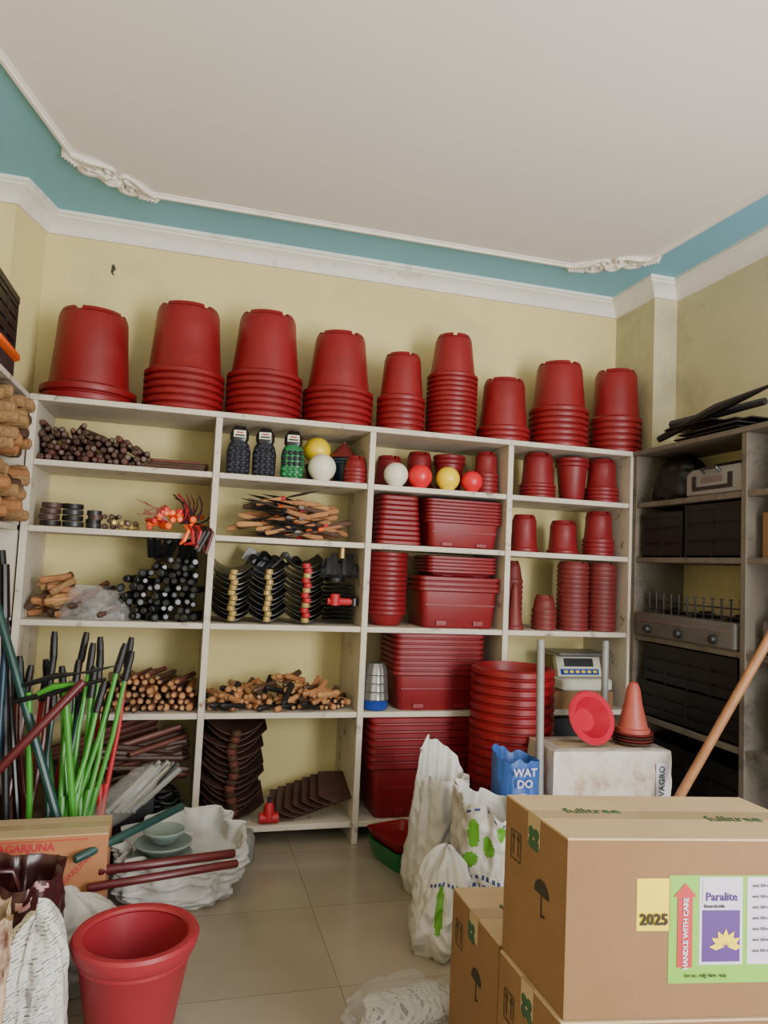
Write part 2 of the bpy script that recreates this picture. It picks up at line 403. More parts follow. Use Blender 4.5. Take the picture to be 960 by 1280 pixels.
def rectstack(name,x,z,hx,hy,h,n,rh,m=red2,y=4.06,k=.84,rz=0):
    b=B();p=rh/n;z0=h-rh
    pr=[(hx*k,hy*k,0),(hx*k+.006,hy*k+.006,.01),(hx*.93,hy*.93,z0)]
    for i in range(n):
        zz=z0+i*p
        pr+=[(hx*.96,hy*.95,zz+.08*p),(hx,hy,zz+.25*p),(hx,hy,zz+.8*p),(hx*.965,hy*.955,zz+.93*p)]
    pr+=[(hx*.92,hy*.9,h),(hx*.9,hy*.85,h-.04),(hx*.86,hy*.8,z0*.5)]
    b.rrect(pr,m,cr=.035)
    for s in(-1,1):
        b.box(s*hx*.45-.03,s*hx*.45+.03,-hy*.95,-hy*.86,z0*.08,z0*.2,m)
    b.box(-hx*.84,hx*.84,-hy*.945,-hy*.87,z0*.62,z0*.66,m)
    return b.done(name,(x,y,z),rz)
def rectinv(name,x,z,hx,hy,h,n,m=red2,y=4.06):
    b=B();p=h/n;pr=[]
    for i in range(n):
        zz=i*p;s=1-.015*i
        pr+=[(hx*.94*s,hy*.95*s,zz),(hx*s,hy*s,zz+.15*p),(hx*s,hy*s,zz+.7*p),(hx*.95*s,hy*.95*s,zz+.9*p)]
    pr+=[(hx*.8,hy*.8,h+.001)]
    b.rrect(pr,m,cr=.035);b.done(name,(x,y,z))
rectinv('stacked_planter_trays',1.155,S2,.13,.16,.285,10)
rectstack('stacked_window_planters',1.54,S2,.235,.17,.28,7,.14)
inv(1.965,S2,.09,.22,1,.03,4.0);inv(2.24,S2,.10,.2,1,.03,4.02);inv(2.475,S2,.10,.27,4,.11,4.0)
def jumble(name,x0,x1,zb,hh,n,ms,r=.017,L0=.1,y0=3.93,ang=.6):
    b=B()
    for i in range(n):
        t=R.random();x=x0+L0*.5+(x1-x0-L0)*t;z=R.uniform(.02,max(.025,hh*math.sin(pi*(.12+.8*t))));a=R.uniform(-ang,ang)+(0 if R.random()<.5 else .4)
        yy=y0+R.uniform(-.02,.16)
        dx=L0*math.cos(a)*.8;dz=L0*math.sin(a)*.6
        b.tube([(x-dx,yy-.04,max(r,z-dz)),(x-dx*.8,yy-.035,max(r,z-dz*.8)),(x,yy,z),(x+dx,yy+.05,max(r,z+dz))],[r*.6,r,r*.85,r*1.05],R.choice(ms),8)
    b.done(name,(0,0,zb))
jumble('coir_scrub_brushes',-.755,-.50,S3,.2,34,[wood,coir,woodD,woodE],.019,.08)
jumble('bagged_hand_tools',-.56,-.30,S3,.16,36,[woodD,conc,pipeM,steel,greyP],.015,.07)
def bagf(b,r=.1,h=.13,sx=1.4):
    b.M=Matrix.Diagonal((sx,1,1,1))
    rs=[]
    for i in range(12):
        t=i/11
        rs.append([( r*(1.1-.6*t*t)*(1+.25*noise.noise(Vector((2*math.cos(a),2*math.sin(a),3*t))))*math.cos(a),r*.8*(1.1-.6*t*t)*math.sin(a),h*t+.002) for a in [2*pi*j/28 for j in range(28)]])
    b.rings(rs,plastic)
quick('clear_plastic_bag',lambda b:bagf(b,.08,.17),(-.48,3.95,S3));quick('clear_plastic_bag',lambda b:bagf(b,.07,.15),(-.36,3.95,S3))
pile('black_rubber_handles',-.33,.09,S3,lambda t:.18+.2*min(1,t*1.5)-.04*t,3.92,.022,.26,[black,black,blackg],blackg,.08,.06)
def spread(b):
    for i in range(9):
        a=R.uniform(.7,2.2);x=R.uniform(-.1,.14)
        b.knob((x+.07*math.cos(a),-.05,.05+.05*math.sin(a)),(x,.05,.0),.02,black,seg=8)
quick('black_rubber_grips',spread,(-.09,3.97,S3+.335))
def hoes(b,n,x0,dx,mt,band,bw=.018,hgt=.33):
    for k in range(n):
        z=.012+k*(hgt/n);ph=.02*math.sin(k*2.1)
        rs=[]
        for i in range(9):
            t=i/8;xx=x0+dx*(t-.5)+ph*.5
            zz=z+.05*(2*t-1)**2
            yf=3.925+.03*(2*t-1)**2
            rs.append([(xx,yf,zz-.0025),(xx,yf,zz+.0025),(xx,4.15,zz+.035),(xx,4.15,zz+.030)])
        b.rings(rs,mt)
        b.lathe([(bw,0),(bw*1.05,.004),(bw*1.05,hgt/n*.8),(bw*.8,hgt/n*.95)],band if k%3 else gold,(x0+ph*.3,3.895,z+.002),10)
def hoeset(b):
    hoes(b,10,.245,.2,blackg,gold,.020,hgt=.27);hoes(b,10,.43,.2,dark,gold,.019,hgt=.28);hoes(b,12,.635,.21,blackg,labR,.022,hgt=.32)
    for i in range(5):
        b.tube([(.3+.05*i,4.1,.28),(.36+.06*i,4.12,.36+.02*(i%2)),(.44+.05*i,4.15,.33)],[.01,.05,.02],R.choice([dark,black,greyP]),8,flat=.25)
    b.M=Matrix.Translation((.38,4.2,.3))@Matrix.Rotation(.5,4,'Y');b.box(-.09,.09,-.01,.01,0,.08,greyP)
quick('stacked_hoe_heads',hoeset,(0,0,S3))
def spool(b):
    for k in range(9):
        z=.02+k*.024;b.lathe([(.085,z),(.09,z+.006),(.085,z+.012),(.03,z+.014)],blackg,(.84,4.05,0),20)
    b.lathe([(.055,.235),(.06,.26),(.04,.33),(.02,.36)],black,(.82,4.05,0),12)
    for k in range(7): b.tube([(.73+.03*k,3.95,.27),(.74+.03*k,4.0,.33+.03*(k%3))],.022,R.choice([dark,black]),6)
    b.tube([(.76,3.93,.13),(.91,3.93,.13)],.02,labR,10);b.lathe([(.028,-.01),(.028,.05),(.01,.055)],labR,(.80,3.92,.12),12)
    b.lathe([(.025,0),(.025,.04),(.01,.05)],blackg,(.91,3.93,.11),12)
    b.lathe([(.014,.0),(.014,.06),(.008,.062)],gold,(.835,3.95,.37),10)
quick('black_hardware_spools',spool,(0,0,S3))
b=B();pot_up(b,(0,0,0),.118,.085,.42,13,.36,red2,28);b.done('stacked_seedling_pots',(1.125,4.04,S3))
rectstack('stacked_window_planters',1.53,S3,.25,.17,.295,3,.09)
rectstack('stacked_window_planters',1.545,S3+.297,.215,.15,.115,5,.10)
def conepot(b,r=.05,h=.3,m=brick):
    b.lathe([(r*1.15,0),(r*1.15,.02),(r,.025),(r*.62,h*.55),(r*.45,h*.85),(r*.3,h*.95),(0,h)],m,(0,0,0),20)
quick('plastic_cone_pot',lambda b:conepot(b,.05,.28),(1.885,3.93,S3))
inv(1.95,S3,.062,.40,9,.3,4.10,brick,.6,'nested_cone_pots')
inv(2.105,S3,.075,.2,4,.13,3.98,brick);inv(2.30,S3,.098,.41,14,.4,3.99,brick,.93,'nested_plant_pots');inv(2.50,S3,.092,.41,14,.4,3.99,brick,.93,'nested_plant_pots')
pile('wooden_tool_handles',-.42,.09,S4,lambda t:.1+.09*math.sin(pi*t),3.92,.019,.25,[wood,woodD,pipeM],woodE,.12)
pile('wooden_hammer_handles',.15,.50,S4,lambda t:.06+.07*math.sin(pi*t),3.94,.017,.22,[wood,wood,woodE,dark],woodE,.16)
pile('wooden_chisel_handles',.52,.93,S4,lambda t:.13-.07*t,3.94,.017,.22,[wood,wood,woodE,black],woodE,.16)
jumble('loose_wooden_handles',.16,.93,S4,.17,60,[wood,woodE,wood,woodD,black],.016,.08,3.90,.9)
def cups(b):
    b.lathe([(.06,0),(.072,.01),(.074,.05),(.076,.055)],blueP,(0,0,0),24)
    pr=[]
    for k in range(4):
        z=.055+k*.045;pr+=[(.074-.004*k,z),(.078-.004*k,z+.006),(.074-.005*k,z+.04)]
    pr+=[(.05,.245),(.045,.255),(0,.255)]
    rs=[]
    for r,z in pr:
        rs.append([(max(r,.001)*(1+.03*math.cos(12*2*pi*j/48))*math.cos(2*pi*j/48),max(r,.001)*(1+.03*math.cos(12*2*pi*j/48))*math.sin(2*pi*j/48),z) for j in range(48)])
    b.rings(rs,steel)
quick('stacked_metal_cups',cups,(1.06,3.95,S4))
rectstack('stacked_window_planters',1.42,S4,.27,.18,.43,8,.24)
rectstack('stacked_window_planters',1.36,S5,.335,.19,.55,7,.29)
def pipes(b):
    for i in range(18):
        x=R.uniform(-.45,-.2);z=.25+R.uniform(0,.16)
        b.tube([(x,3.89+R.uniform(-.03,.03),z),(.02+R.uniform(0,.06),4.0+R.uniform(-.05,.1),z+R.uniform(-.1,.12))],R.uniform(.014,.022),R.choice([pipeM,pipeM,rust,woodD]),8)
    for i in range(7):
        b.tube([(-.7,4.1,.2+.02*i),(-.1,4.2,.28+.04*i)],.018,pipeM,8)
    b.box(-.6,-.5,4.0,4.2,0,.3,dark);b.box(-.2,-.05,4.05,4.2,0,.25,black)
quick('metal_pipe_bundle',pipes,(0,0,S5))
def coil(b):
    for k in range(12):
        cx=R.uniform(-.05,.05);r=R.uniform(.07,.13)
        pts=[(cx+r*math.cos(a),r*.6*math.sin(a)+R.uniform(-.01,.01),.015+.014*k+.012*math.sin(3*a+k)) for a in [2*pi*i/20 for i in range(21)]]
        b.tube(pts,.007,black,5)
quick('black_wire_coil',coil,(-.06,3.98,S5))
def rhoes(b):
    for k in range(15):
        z=.02+k*.031;w=.36-.09*abs(math.sin(k*1.3))
        rs=[]
        for i in range(9):
            t=i/8;u=2*t-1;xx=.30+u*w/2;zz=z+.07*u*u-.0+.012*u*math.sin(k*1.7)
            yf=3.92+.05*u*u
            rs.append([(xx,yf,zz-.003),(xx,yf,zz+.003),(xx,4.2,zz+.05),(xx,4.2,zz+.045)])
        b.rings(rs,rust)
        b.lathe([(.024,0),(.027,.005),(.027,.024),(.018,.03)],pipeM if k%2 else woodD,(.30+.01*math.sin(k),3.905,z),12)
quick('rusty_hoe_head_stack',rhoes,(0,0,S5))
def plates(b):
    for k in range(7):
        x=.60+.045*k
        rs=[]
        for i in range(6):
            t=i/5;rs.append([(x+(t-.5)*.22,3.9+.0*k,.012+.014*k+.04*(2*t-1)**2),(x+(t-.5)*.22,3.9,.018+.014*k+.04*(2*t-1)**2),(x+(t-.5)*.14,4.15,.10+.015*k),(x+(t-.5)*.14,4.15,.094+.015*k)])
        b.rings(rs,rust)
quick('shovel_blade_stack',plates,(0,0,S5))
def redk(b):
    b.tube([(-.05,0,.03),(.05,0,.03)],.028,labR,12);b.lathe([(.03,0),(.032,.03),(.026,.07),(.02,.09)],labR,(0,.0,.02),12);b.lathe([(.012,.09),(.012,.12)],dark,(0,0,.02),8)
quick('red_pipe_coupling',redk,(.50,3.90,S5))

# ---------------- RIGHT UNIT CONTENT
def crate(b,x0,x1,y0,y1,z0,z1,m=black,n=5):
    t=.012
    b.box(x0,x1,y0,y1,z0,z0+t,m)
    for k in range(n):
        z=z0+(z1-z0)*k/n;zz=z+(z1-z0)/n*.8
        b.box(x0,x0+t,y0,y1,z,zz,m);b.box(x1-t,x1,y0,y1,z,zz,m);b.box(x0,x1,y0,y0+t,z,zz,m);b.box(x0,x1,y1-t,y1,z,zz,m)
    ny=max(2,int((y1-y0)/.16))
    for x in(x0,x1-t):
        for q in range(ny+1):
            y=y0+(y1-y0-t)*q/ny
            b.box(x-.002,x+t+.002,y-.002,y+t+.002,z0,z1,m)
    b.box(x0+.008,x1-.008,y0+.008,y1-.008,z0+.02,z1-.03,m)
    b.box(x0-.004,x1+.004,y0-.004,y1+.004,z1-.03,z1,m)
quick('black_plastic_crate',lambda b:crate(b,2.645,2.94,2.98,3.40,S2,S2+.285,n=3))  # black crates and bag made larger to darken this unit
quick('black_plastic_crate',lambda b:crate(b,2.645,2.94,3.43,3.79,S2,S2+.26,n=3))
quick('black_plastic_crate',lambda b:crate(b,2.645,2.94,2.98,3.78,S4,S4+.2,n=3))
quick('black_plastic_crate',lambda b:crate(b,2.645,2.94,3.0,3.74,S4+.201,S4+.42,n=3))
quick('black_plastic_crate',lambda b:crate(b,2.66,2.94,3.0,3.78,S5,S5+.46,n=5))
def stove(b):
    b.rrect([(.16,.40,0),(.17,.41,.01),(.17,.41,.12),(.165,.405,.135)],conc,cr=.015)
    b.box(-.172,-.168,-.38,.38,.085,.10,steel)
    for y in(-.27,0,.27):
        b.lathe([(.07,.135),(.075,.15),(.05,.155),(.03,.17),(0,.17)],black,(0,y,0),16)
        b.lathe([(.024,0),(.026,.012),(.018,.03),(0,.032)],dark,(-.171,y,.045),14,rot=Matrix.Rotation(-pi/2,3,'Y'))
    for i in range(12):
        y=-.37+.067*i
        b.tube([(-.1,y,.135),(-.1,y,.24)],.005,dark,6);b.tube([(-.1,y,.24),(-.1,y,.25)],.009,dark,6)
    b.tube([(-.1,-.38,.16),(-.1,.38,.16)],.005,dark,6);b.tube([(-.05,-.38,.20),(-.05,.38,.20)],.004,dark,6)
quick('gas_stove',stove,(2.78,3.39,S3))
def case(b):
    b.rrect([(.12,.2,0),(.13,.21,.01),(.13,.21,.12),(.11,.19,.15)],greyP,cr=.02)
    b.box(-.133,-.128,-.15,.15,.03,.05,dark);b.box(-.134,-.128,-.08,.08,.07,.10,steel)
    for y in(-.15,.12):b.box(-.136,-.128,y,y+.03,.05,.11,dark)
    b.tube([(-.13,-.06,.12),(-.15,-.06,.14),(-.15,.06,.14),(-.13,.06,.12)],.008,dark,6)
    b.tube([(.0,-.15,.15),(.0,-.12,.18),(.0,.12,.18),(.0,.15,.15)],.010,dark,6)
quick('metal_toolbox',case,(2.77,3.19,S1))
def sack(b,rx,ry,h,m,seed,top=.75,flap=(0,0),lean=(0,0),amp=.22,seg=120,rg=64,paint=None,close=False,fold=3.0,p=2.4,hn=.10):
    rs=[]
    def ring(t,inn=0,tz=None):
        out=[]
        w=.86+.14*min(1,t*7)
        w*=1-(1-top)*max(0,t-.25)/.75 if t>.25 else 1
        if close:w*=math.sqrt(max(.002,1-(max(0,t-.7)/.3)**2))
        for j in range(seg):
            a=2*pi*j/seg;ca,sa=math.cos(a),math.sin(a)
            sup=(abs(ca)**p+abs(sa)**p)**(-1/p)
            q=Vector((ca*1.1+seed*5.3,sa*1.1,t*.9))
            v1=noise.noise(q*fold*.5)
            v2=1-2.4*abs(noise.noise(Vector((ca*1.6,sa*1.6,t*.5+seed*3.7))*fold*.55))
            v3=1-2.4*abs(noise.noise(Vector((ca*1.2,sa*1.2,t*2.2+seed*1.9))*fold))
            v4=1-2.4*abs(noise.noise(Vector((ca,sa,t*2.5+seed))*fold*2.2))
            d=amp*(.9*v1+.35*v2*(.3+t)+.28*v3+.07*v4)
            rr=sup*w*(1+d-amp*.25)-inn
            hh=h*(1+flap[1]*max(0,math.cos(a-flap[0]))**1.3*t*t+hn*noise.noise(Vector((ca*2,sa*2,seed)))*t)
            zt=t if tz is None else tz
            out.append((lean[0]*t*t+rx*rr*ca,lean[1]*t*t+ry*rr*sa,max(.001,hh*zt)))
        return out
    for i in range(rg): rs.append(ring(i/(rg-1)))
    if not close:
        rs.append(ring(1,.035,.99));rs.append(ring(.9,.06,.9));rs.append(ring(.75,.08,.72));rs.append([(x*.4,y*.4,z) for x,y,z in ring(.7,.3,.66)])
    b.rings(rs,m,mf=(lambda i,j:paint(i/(rg-1),2*pi*j/seg) or m) if paint else None)
def ell(t,a,t0,a0,rt,ra):
    d=(a-a0+pi)%(2*pi)-pi
    return ((t-t0)/rt)**2+(d/ra)**2<1
quick('black_bag',lambda b:sack(b,.14,.19,.27,black,3,top=.55,amp=.2,close=True,seg=60,rg=30),(2.79,3.61,S1),ang=60)
def sheets(b):
    for i in range(10):
        y=R.uniform(-.35,.2)
        b.box(-.15+R.uniform(-.03,.05),.12,y,y+R.uniform(.2,.4),.012*i,.012*i+.007,R.choice([black,dark,blackg]))
    b.tube([(-.15,.35,.05),(-.12,-.1,.15),(-.1,-.45,.2)],[.02,.03,.008],black,8)
    b.tube([(-.1,.3,.13),(.0,-.3,.16)],[.03,.02],dark,8)
quick('black_sheet_stack',sheets,(2.80,3.3,2.263))
def bowlstack(b,r,m,n=3,dz=.05):
    for k in range(n):
        z=k*dz
        b.lathe([(r*.5,z),(r*.55,z+.005),(r*.9,z+.1),(r,z+.115),(r,z+.125),(r*.93,z+.125),(r*.85,z+.11),(r*.5,z+.02),(0,z+.02)],m,(0,0,0),28)
quick('green_basin_stack',lambda b:bowlstack(b,.15,greenP,5,.04),(2.79,2.70,S4))
quick('red_basin',lambda b:bowlstack(b,.11,red,1),(2.79,2.70,S4+.29))
quick('small_cardboard_box',lambda b:(b.box(-.12,.12,-.15,.15,0,.22,card),b.box(-.121,.121,-.02,.02,.0,.221,tape)),(2.79,2.72,S2))
quick('cement_block',lambda b:(b.box(-.12,.12,-.15,.15,0,.16,conc),b.box(-.08,.08,-.12,.12,.16,.2,woodD)),(2.79,2.72,S3),bevel=.01)
# ---------------- LEFT UNIT
def brushes(b):
    for (z0,z1) in ((1.615,1.92),(1.93,2.22)):
        for i in range(40):
            y=3.42+.05*(i%8);z=z0+.03+.05*(i//8)
            if z>z1-.02:continue
            xe=-.79+R.uniform(-.04,.05);mm=R.choice([coir,coir,wood,woodD]);dz=R.uniform(-.02,.025);dy=R.uniform(-.02,.02)
            b.tube([(-1.15,y,z),(-.90,y+.005,z),(xe-.03,y+dy,z+dz),(xe,y+dy,z+dz),(xe+.008,y+dy,z+dz)],[.018,.024,.03,.027,.015],mm,10)
quick('coir_brush_pile',brushes)
quick('black_plastic_crate',lambda b:crate(b,-1.2,-.83,3.25,3.62,2.39,2.66))
quick('orange_tray',lambda b:(b.rrect([(.17,.185,0),(.18,.19,.01),(.18,.19,.085),(.17,.185,.09)],dark,cr=.03),b.rrect([(.18,.19,.09),(.2,.2,.10),(.2,.2,.12),(.18,.18,.125)],orange,cr=.03)),(-1.0,3.43,2.262))

# ---------------- STANDING TOOLS LEFT
def lopper(b,x,y,top,lean,m,sp=.07,dy=.15):
    base=Vector((x,y,.02))
    for s in(-1,1):
        t=Vector((x+lean+s*sp,y+dy,top));e=base+Vector((0,0,.28));d=(t-e).normalized()
        mid=e+(t-e)*.5+Vector((s*.012,0,0))
        b.tube([e,mid,t-d*.13],[.012,.011,.011],m,8)
        b.tube([t-d*.14,t-d*.12,t-d*.03,t],[.014,.017,.016,.012],black,8)
        b.tube([e+d*.02,e+d*.16],[.017,.015],m,8)
    b.tube([base+Vector((0,0,.3)),base+Vector((.015,0,.15)),base],[.02,.018,.003],steel,8,flat=.3)
    b.tube([base+Vector((-.01,0,.3)),base+Vector((-.03,0,.18)),base+Vector((-.005,0,.06))],[.016,.012,.003],dark,8,flat=.4)
    b.lathe([(.02,-.02),(.02,.02)],steel,tuple(base+Vector((0,0,.29))),10,rot=Matrix.Rotation(pi/2,3,'X'))
for (x,y,t,l,m) in [(-.42,3.42,1.08,.10,green),(-.35,3.46,1.04,.06,green),(-.40,3.38,.98,-.04,green),(-.47,3.45,1.0,-.05,green),(-.52,3.5,1.12,.02,labR),(-.30,3.5,1.1,.0,labR),(-.58,3.4,1.02,-.04,maroon),(-.63,3.46,.95,-.02,labR),(-.68,3.40,.98,-.03,maroon),(-.44,3.34,.92,.05,green),(-.50,3.40,.9,.03,dgreen),(-.37,3.42,.86,.0,green)]:
    b=B();lopper(b,x,y,t,l,m);b.done('garden_lopper')
def shearhead(b):
    b.tube([(-.62,3.33,.93),(-.5,3.32,.97),(-.42,3.32,.98)],[.02,.026,.012],black,8,flat=.5)
    b.tube([(-.42,3.31,.98),(-.33,3.3,1.0),(-.25,3.3,1.02)],[.01,.018,.003],dark,8,flat=.4)
    b.tube([(-.66,3.32,.86),(-.52,3.31,.9),(-.3,3.3,.96)],[.015,.024,.012],black,8,flat=.6)
    b.tube([(-.56,3.3,.90),(-.5,3.3,.93),(-.42,3.3,.94)],[.02,.03,.016],green,8,flat=.5)
    b.tube([(-.6,3.33,.9),(-.57,3.36,.45),(-.56,3.38,0)],[.013,.013,.013],green,8)
    b.tube([(-.46,3.31,.92),(-.40,3.33,.45),(-.35,3.35,0)],[.014,.014,.014],green,8)
quick('hedge_shears',shearhead)
def pole(name,a,c,r,m,seg=10,grip=None):
    b=B();a=Vector(a);c=Vector(c)
    b.tube([a,a+(c-a)*.01,a+(c-a)*.99,c],[r*.8,r,r,r*.8],m,seg)
    if grip:
        b.tube([c-(c-a)*.16,c+(c-a)*.002],[r*1.35,r*1.3],grip,seg)
    b.done(name)
pole('green_metal_pole',(-.30,3.24,.0),(-.80,3.40,1.35),.018,dgreen)
pole('maroon_metal_pole',(-.95,3.2,.28),(-.38,3.24,.96),.019,maroon)
pole('black_tool_handle',(-.62,3.34,.0),(-.77,3.5,1.42),.016,black,grip=blackg)
pole('black_tool_handle',(-.56,3.36,.0),(-.81,3.6,1.48),.014,blackg,grip=black)
pole('grey_tool_handle',(-.69,3.33,.0),(-.72,3.4,1.1),.014,teal)

def carton(b,x,y,z,h,top=cardLit,side=card,tp=True):
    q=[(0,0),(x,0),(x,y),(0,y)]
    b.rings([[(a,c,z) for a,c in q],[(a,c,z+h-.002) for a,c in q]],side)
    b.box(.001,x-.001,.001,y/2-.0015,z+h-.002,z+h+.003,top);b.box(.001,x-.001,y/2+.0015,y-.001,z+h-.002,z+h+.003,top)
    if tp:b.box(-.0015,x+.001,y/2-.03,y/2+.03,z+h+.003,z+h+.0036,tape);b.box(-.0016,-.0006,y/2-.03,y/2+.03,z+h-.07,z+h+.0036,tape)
def leftc(b):
    carton(b,.52,.2,0,.43,cardLit,cardO)
    b.text('NAGARJUNA',Matrix.Translation((.22,-.001,.392))@Matrix.Rotation(pi/2,4,'X'),.038,inkR,bold=.0012)
    b.text('FEEDS',Matrix.Translation((.2,-.001,.366))@Matrix.Rotation(pi/2,4,'X'),.018,inkR)
    b.box(.02,.45,-.0015,-.0005,.414,.417,inkR)
    b.text('NAGARJUNA',Matrix.Translation((.40,-.001,.29))@Matrix.Rotation(pi/2,4,'X')@Matrix.Rotation(.8,4,'Z'),.028,inkR)
quick('cardboard_carton',leftc,(-.74,2.98,0),.02)
def bagg(b):
    for i in range(11):
        a=.75+R.uniform(-.2,.2);x=.012*i
        b.tube([(x-.07,-.02,-.08),(x+.2*math.cos(a)-.03,.02*(i%3),.2*math.sin(a)-.03)],.014,R.choice([dark,steel,greyP,conc]),7)
    b.M=Matrix.Translation((.02,0,.0))@Matrix.Rotation(.8,4,'Y')
    b.tube([(0,0,-.16),(0,-.01,-.06),(0,-.01,.08),(0,0,.15)],[.06,.08,.07,.03],plastic,14)
quick('bagged_metal_handles',bagg,(-.2,3.52,.42))
quick('dark_storage_box',lambda b:carton(b,.20,.15,0,.34,dark,dark,False),(-.28,3.69,0))
W=lambda *a,**k:(lambda b:sack(b,*a,**k))
quick('open_woven_sack',W(.26,.20,.22,sackW,4,top=1.0,amp=.3,fold=3.0,flap=(1.2,.4)),(.05,3.44,0),ang=60)
def cer(b):
    for k,(r,z) in enumerate([(.13,0),(.125,.05),(.09,.1)]):
        b.lathe([(r*.55,z),(r*.6,z+.01),(r*.95,z+.035),(r,z+.045),(r*.95,z+.05),(r*.6,z+.03),(0,z+.028)],ceram,(0,0,0),28)
quick('ceramic_bowl_stack',cer,(-.02,3.38,.15))
quick('grey_paint_jar',lambda b:b.lathe([(.05,0),(.055,.01),(.055,.12),(.045,.135),(.045,.15),(0,.152)],greyP,(0,0,0),20),(.36,3.72,0))
pole('maroon_metal_pole',(-.25,3.0,.29),(.27,3.14,.27),.018,maroon)
pole('maroon_metal_pole',(-.28,2.95,.25),(.28,3.09,.25),.016,maroon)
pole('green_metal_pole',(-.33,2.94,.36),(.05,3.3,.42),.017,dgreen)
def bigp(b):
    r=.19;h=.335
    b.lathe([(0,0),(.115,0),(.12,.008),(.165,h-.075),(.170,h-.07),(.170,h-.06),(.182,h-.045),(r-.004,h-.03),(r,h-.012),(r-.006,h-.002),(r-.016,h),(r-.03,h-.004),(r-.036,h-.012),(.158,h-.02),(.152,h-.06),(.11,.03),(0,.028)],pink,(0,0,0),64)
quick('large_plant_pot',bigp,(-.077,2.43,0))
def leaf(t,a):
    for (t0,a0) in((.9,-1.2),(.82,-1.75),(.93,-1.6),(.75,-1.1),(.7,-1.5),(.65,-2.0),(.88,-2.2),(.97,-.8)):
        if ell(t,a,t0,a0,.035,.16) and not ell(t,a,t0+.015,a0+.06,.02,.1):return leafM
    return None
quick('patterned_shopping_bag',lambda b:(sack(b,.17,.14,.47,maroonB,5,top=.88,amp=.24,paint=leaf,fold=2.6),b.tube([(-.06,-.1,.44),(-.05,-.13,.52),(.03,-.13,.52),(.05,-.1,.44)],.008,maroonB,6)),(-.48,2.60,0),ang=60)
quick('newspaper_sack',W(.10,.13,.46,news,9,top=.8,amp=.28,fold=3.0,flap=(1,.12),close=True),(-.345,2.27,0),ang=60)
quick('tan_fabric_bag',W(.085,.10,.60,tanB,12,top=.75,amp=.34,fold=3.2),(-.435,2.0,0),ang=60)
quick('white_plastic_sack',W(.2,.13,.30,sackW,17,top=.9,amp=.3,fold=3.0,close=True),(-.36,2.80,0),ang=60)

# ---------------- CENTRE SACKS
quick('white_woven_sack',W(.15,.13,.52,sackW,1,top=.72,amp=.26,flap=(2.0,.30),lean=(.02,.05),fold=2.6),(1.22,3.24,0),ang=60)
def nrm(a):
    a=a%(2*pi);return a-2*pi if a>pi/2 else a
def prt(t,a):
    a=nrm(a)
    if ell(t,a,.80,-2.5,.10,.14) or ell(t,a,.72,-2.15,.07,.16) or ell(t,a,.62,-2.6,.05,.2) or ell(t,a,.25,-2.4,.12,.12) or ell(t,a,.88,-1.8,.06,.14):return sackG
    for t0,k in((.95,9),(.50,14),(.44,17),(.38,13),(.33,19)):
        if abs(t-t0)<.012 and -3.0<a<-1.7 and math.sin(a*k*3.1)+.5*math.sin(a*41+t0*9)>-.1:return sackN
    return None
quick('printed_seed_sack',W(.18,.18,.51,sackW,2,top=.88,amp=.28,flap=(2.8,.12),paint=prt,fold=2.8,seg=160),(1.32,2.88,0),ang=60)
def prt2(t,a):
    a=nrm(a)
    if ell(t,a,.5,-2.1,.22,.14):return sackG
    if abs(t-.72)<.02 and -2.6<a<-1.5 and math.sin(a*37)>-.2:return sackN
    return None
quick('printed_seed_sack',W(.12,.15,.36,sackW,6,top=.6,amp=.34,lean=(.04,.05),close=True,paint=prt2,fold=2.8),(1.06,2.80,0),ang=60)
def bsk(b):
    sack(b,.10,.10,.63,sackB,8,top=1.0,amp=.1,flap=(2.5,.05),fold=2.5,hn=.05)
    b.text('WAT\nDO',Matrix.Translation((-.005,-.118,.565))@Matrix.Rotation(pi/2,4,'X'),.05,labW,bold=.001)
quick('blue_woven_sack',bsk,(1.54,3.15,0),ang=60)
def gtray(b):
    b.rrect([(.09,.12,0),(.12,.15,.09),(.125,.155,.1),(.11,.14,.1),(.085,.115,.01)],greenP,cr=.03)
    b.rrect([(.10,.13,.101),(.125,.155,.15),(.11,.14,.15),(.09,.12,.11)],red,cr=.03)
quick('planter_trays',gtray,(1.14,3.60,0),.3)
quick('newspaper_package',W(.16,.11,.08,news,15,top=.9,amp=.2,close=True,fold=2.4),(.80,2.36,0),.2,ang=60)
quick('clear_plastic_bag',W(.2,.14,.11,plastic,21,top=.8,amp=.34,close=True,fold=3.0,seg=70,rg=30),(.78,2.37,0),.2,ang=60)
b=B();pot_up(b,(0,0,0),.225,.15,.985,13,.60,red,48);b.done('stacked_large_plant_pots',(1.74,3.62,0))
def wrapc(b):
    carton(b,.60,.28,0,.66,cardLit,cardLit)
    rs=[]
    for i in range(18):
        z=.2+.0272*i
        ring=[]
        for (x0,y0,x1,y1) in((-.003,-.004,.603,-.004),(.603,-.004,.603,.284),(.603,.284,-.003,.284),(-.003,.284,-.003,-.004)):
            for q in range(20):
                t=q/20;x=x0+(x1-x0)*t;y=y0+(y1-y0)*t
                d=.012*abs(noise.noise(Vector((x*12,y*12,z*12))))+.006*abs(noise.noise(Vector((x*30,y*30,z*30))))
                ring.append((x+(d if x>.6 else -d if x<0 else 0),y-(d if y<0 else -d if y>.28 else 0),min(z,.663)))
        rs.append(ring)
    rs.append([(min(.6,max(0,x)),min(.28,max(0,y)),.6665) for x,y,z in rs[-1]])
    rs.append([(min(.54,max(.06,x)),min(.2,max(.06,y)),.6668) for x,y,z in rs[-1]])
    b.rings(rs,wrapM,cap=False)
    b.box(.52,.585,-.0165,-.0155,.42,.61,labW)
    b.text('JIVAGRO',Matrix.Translation((.552,-.0172,.515))@Matrix.Rotation(pi/2,4,'X')@Matrix.Rotation(pi/2,4,'Z'),.042,inkG,bold=.001)
